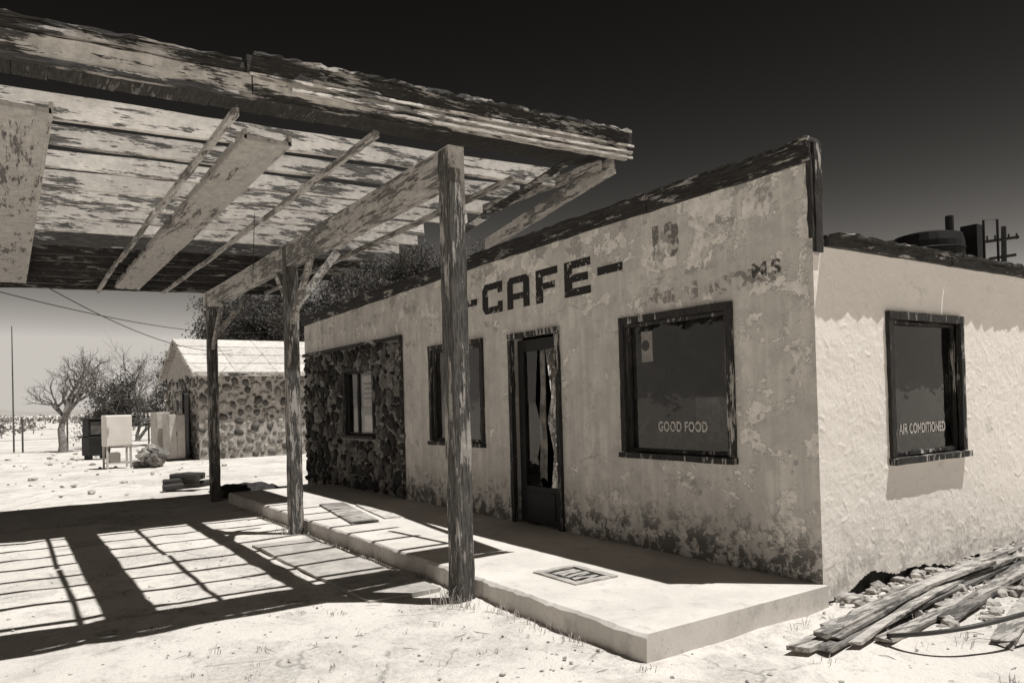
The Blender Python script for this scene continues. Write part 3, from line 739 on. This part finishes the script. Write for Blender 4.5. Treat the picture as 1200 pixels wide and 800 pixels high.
for i in range(12000):
    rr=random.uniform(0,1)**1.6*13; a=random.uniform(0,6.283)
    x=1.6+rr*math.cos(a); y=-4.0+rr*math.sin(a)
    if -9.7<x<.08 and -1.8<y<.05 or (x<0.02 and y>-.02 and x>LX): continue
    s0=random.choice((.003,.004,.005,.007,.010))*random.uniform(.6,1.3)
    if random.random()<.008: s0*=2.0
    rock(mb,(x,y,gh(x,y)+s0*.15),s0*1.3,s0,s0*.6,ICO1,.5)
mb.obj('gravel',M['gravel'])
mb=MB()
for i in range(110):
    x=random.uniform(-4,2.4); y=random.uniform(-4,-1.95) if random.random()<.6 else random.uniform(-1,2.5)
    if y>-1.85: x=random.uniform(.1,1.8)
    a=random.uniform(0,6.28); l=random.uniform(.04,.16); z0=gh(x,y)+.006
    mb.tube([(x,y,z0),(x+l*.5*math.cos(a),y+l*.5*math.sin(a),z0+.006),(x+l*math.cos(a+.3),y+l*math.sin(a+.3),z0)],[.002,.0022,.001],4)
mb.obj('twigs',M['twig'])
mb=MB()
def tuft(x,y,n,h,sp):
    for i in range(n):
        a=random.uniform(0,6.28); l=h*random.uniform(.4,1); bx=x+random.gauss(0,sp); by=y+random.gauss(0,sp); w_=.002
        dx,dy=math.cos(a)*l*.6,math.sin(a)*l*.6; px,py=-math.sin(a)*w_,math.cos(a)*w_; z0=gh(bx,by)
        mb.add([(bx-px,by-py,z0),(bx+px,by+py,z0),(bx+dx*.4+px,by+dy*.4+py,z0+l*.7),(bx+dx*.4-px,by+dy*.4-py,z0+l*.7),(bx+dx,by+dy,z0+l)],[(0,1,2,3),(3,2,4)])
for i in range(70):
    x=random.uniform(-9,.2); tuft(x,-1.82-abs(random.gauss(0,.04)),random.randint(4,18),random.uniform(.03,.08),.03)
tuft(PX[0]+.02,PY-.14,70,.16,.06); tuft(PX[0]+.2,PY-.1,50,.10,.07); tuft(PX[1],PY-.12,60,.14,.06)
for i in range(60): tuft(random.uniform(-3,2.2),random.uniform(-4,-2),random.randint(3,10),.04,.02)
for i in range(50): tuft(random.uniform(.1,1.5),random.uniform(-1,2.5),random.randint(4,14),.08,.03)
mb.obj('dry_grass',M['grass'])

# ---------------------------------------------------------------- rooftop + pole + wires
e=empty('water_tank'); mb=MB(); tx,ty=-1.2,4.0
mb.tube([(tx,ty,2.62),(tx,ty,2.64),(tx,ty,3.18),(tx,ty,3.27),(tx,ty,3.31)],[.36,.37,.37,.35,.2],24); mb.obj('drum',M['black'],e,smooth=False)
mb=MB(); mb.tube([(tx+.22,ty+.05,3.25),(tx+.22,ty+.05,3.47)],.045,10); mb.box(tx+.16,tx+.34,ty+.42,ty+.56,2.6,3.40); mb.tube([(tx+.42,ty+.4,2.6),(tx+.42,ty+.4,3.42),(tx+.52,ty+.5,3.42),(tx+.52,ty+.5,2.6)],.014,6)
for zz in (2.8,3.1): mb.tube([(tx+.375*math.cos(a/12*math.pi),ty+.375*math.sin(a/12*math.pi),zz) for a in range(25)],.01,6)
mb.obj('pipes_and_hoops',M['black'],e)
e=empty('utility_pole'); mb=MB(); ux,uy=-14.5,38
mb.tube([(ux,uy,-.2),(ux,uy,5),(ux+.1,uy,9.9)],[.17,.15,.12],10)
R1=Vector((.83,.56,0))
for zz,l in ((9.2,.75),(8.3,.6)): mb.board((ux-R1.x*l,uy-R1.y*l,zz),(ux+R1.x*l,uy+R1.y*l,zz+.1),.12,.14,3,.004)
for q in (-.65,-.3,.3,.65): mb.tube([(ux+R1.x*q,uy+R1.y*q,9.2),(ux+R1.x*q,uy+R1.y*q,9.5)],.05,6)
mb.obj('pole',M['black'],e)
mb=MB(); mb.tube([(-34,-4.5,0),(-34,-4.5,3),(-33.9,-4.5,5.2)],[.04,.03,.02],6); mb.obj('antenna_mast',M['metal'])
def wire(name,a,b,sag,r_=.008):
    mb=MB(); a=Vector(a);b=Vector(b); mb.tube([a.lerp(b,i/24)-Vector((0,0,sag*4*(i/24)*(1-i/24))) for i in range(25)],r_,5); return mb.obj(name,M['black'],smooth=True)
wire('overhead_wire',(-9.9,-4.4,3.5),(-21.4,1.2,3.4),.35); wire('overhead_wire',(-10.3,-5.2,3.45),(-23,3.0,4.2),.3)
wire('hanging_wire',(-4.4,-2.7,3.45),(-4.42,-2.72,2.9),.0,.004)

# ---------------------------------------------------------------- trees
def grow(mb,p,d,L,r_,depth,tips,spread=.55,up=.12,n=3,wob=.18):
    pts=[p];rad=[r_]; q=p.copy(); dd=d.copy()
    for i in range(4):
        dd=(dd+Vector((random.gauss(0,wob),random.gauss(0,wob),random.gauss(0,wob)+up*.4))).normalized()
        q=q+dd*L/4; pts.append(q.copy()); rad.append(max(.004,r_*(1-.4*(i+1)/4)))
    mb.tube(pts,rad,4 if depth<3 else 7,False)
    if depth<=1: tips.extend(pts[1:])
    if depth==0: return
    for i in range(n):
        nd=(dd+Vector((random.gauss(0,spread),random.gauss(0,spread),random.gauss(0,spread*.7)+up))).normalized()
        st=pts[random.choice((2,3,4))] if i else pts[-1]
        grow(mb,st,nd,L*random.uniform(.62,.88),r_*.58,depth-1,tips,spread,up,n,wob)
def tree(name,pos,h,depth=4,leaves=0,lsize=.1,cl=.4,r0=None,spread=.55,n=3,leafmat='leaf',trunks=1,barkmat='bark',up=.12):
    e=empty(name); mb=MB(); tips=[]; p=Vector(pos)
    for k in range(trunks):
        d=Vector((random.gauss(0,.25 if trunks>1 else .08),random.gauss(0,.25 if trunks>1 else .08),1)).normalized()
        grow(mb,p+Vector((random.uniform(-.1,.1)*(trunks>1),0,-.05)),d,h*.33,r0 or h*.03,depth,tips,spread,up,n)
    mx=max(t.z for t in tips)
    k_=h/mx; mb.v=[(p.x+(a-p.x)*k_,p.y+(b-p.y)*k_,c*k_) for a,b,c in mb.v]; tips=[Vector((p.x+(t.x-p.x)*k_,p.y+(t.y-p.y)*k_,t.z*k_)) for t in tips]
    mb.obj('trunk_and_limbs',M[barkmat],e,smooth=True)
    if leaves:
        lb=MB()
        for i in range(leaves):
            t=random.choice(tips); c=t+Vector((random.gauss(0,cl),random.gauss(0,cl),random.gauss(0,cl*.8)))
            a=Vector((random.gauss(0,1),random.gauss(0,1),random.gauss(0,1))).normalized(); b=a.cross(Vector((random.gauss(0,1),random.gauss(0,1),random.gauss(0,1)))).normalized()
            s0=lsize*random.uniform(.5,1.3)
            lb.add([c-a*s0,c+b*s0*.35,c+a*s0,c-b*s0*.35],[(0,1,2,3)])
        lb.obj('foliage',M[leafmat],e)
    return e
random.seed(21)
tree('bare_tree',(-31.7,-2.9,0),4.3,6,0,r0=.2,spread=.62,n=3,barkmat='twig')
tree('bare_tree',(-41,1.0,0),5.8,6,0,r0=.12,spread=.5,n=3,barkmat='twig',trunks=2)
tree('tree',(-34,2.2,0),4.6,5,14000,.07,.16,trunks=2,spread=.45)
tree('tree',(-32,5.2,0),7.4,6,44000,.085,.2,trunks=2,spread=.42)
tree('tree',(-30,8.0,0),8.4,6,46000,.085,.2,trunks=3,spread=.45)
tree('tree',(-29,11.0,0),9.8,6,44000,.085,.2,trunks=3,spread=.45)
tree('tree',(-27,14.0,0),9.6,6,30000,.085,.2,trunks=2,spread=.45)
tree('shrub',(-35,-.6,0),2.2,3,4000,.07,.2,trunks=3)
lb=MB()
for i in range(170):
    dd=random.uniform(60,300); a=random.uniform(math.radians(165),math.radians(192)); cxx,cyy=math.cos(a)*dd,math.sin(a)*dd
    hs=random.uniform(.4,1.1)*(1+dd/300)
    for k in range(60):
        c=Vector((cxx+random.gauss(0,hs*.9),cyy+random.gauss(0,hs*.9),abs(random.gauss(hs*.3,hs*.28))))
        aa=Vector((random.gauss(0,1),random.gauss(0,1),random.gauss(0,1))).normalized(); b=aa.cross(Vector((random.gauss(0,1),random.gauss(0,1),random.gauss(0,1)))).normalized(); s0=.22*hs*random.uniform(.5,1.2)
        lb.add([c-aa*s0,c+b*s0*.5,c+aa*s0,c-b*s0*.5],[(0,1,2,3)])
lb.obj('brush',M['brush'])
e=empty('wire_fence'); mb=MB()
for i in range(9): mb.tube([(-33-.2*i,-9+i*1.6,0),(-33-.2*i,-9+i*1.6,1.35)],.04,6)
mb.obj('fence_posts',M['bark'],e)
mb=MB()
for zz in(.5,.9,1.25): mb.tube([(-33,-9,zz),(-34.6,3.8,zz)],.008,4)
mb.obj('strands',M['metal'],e)
print('done')
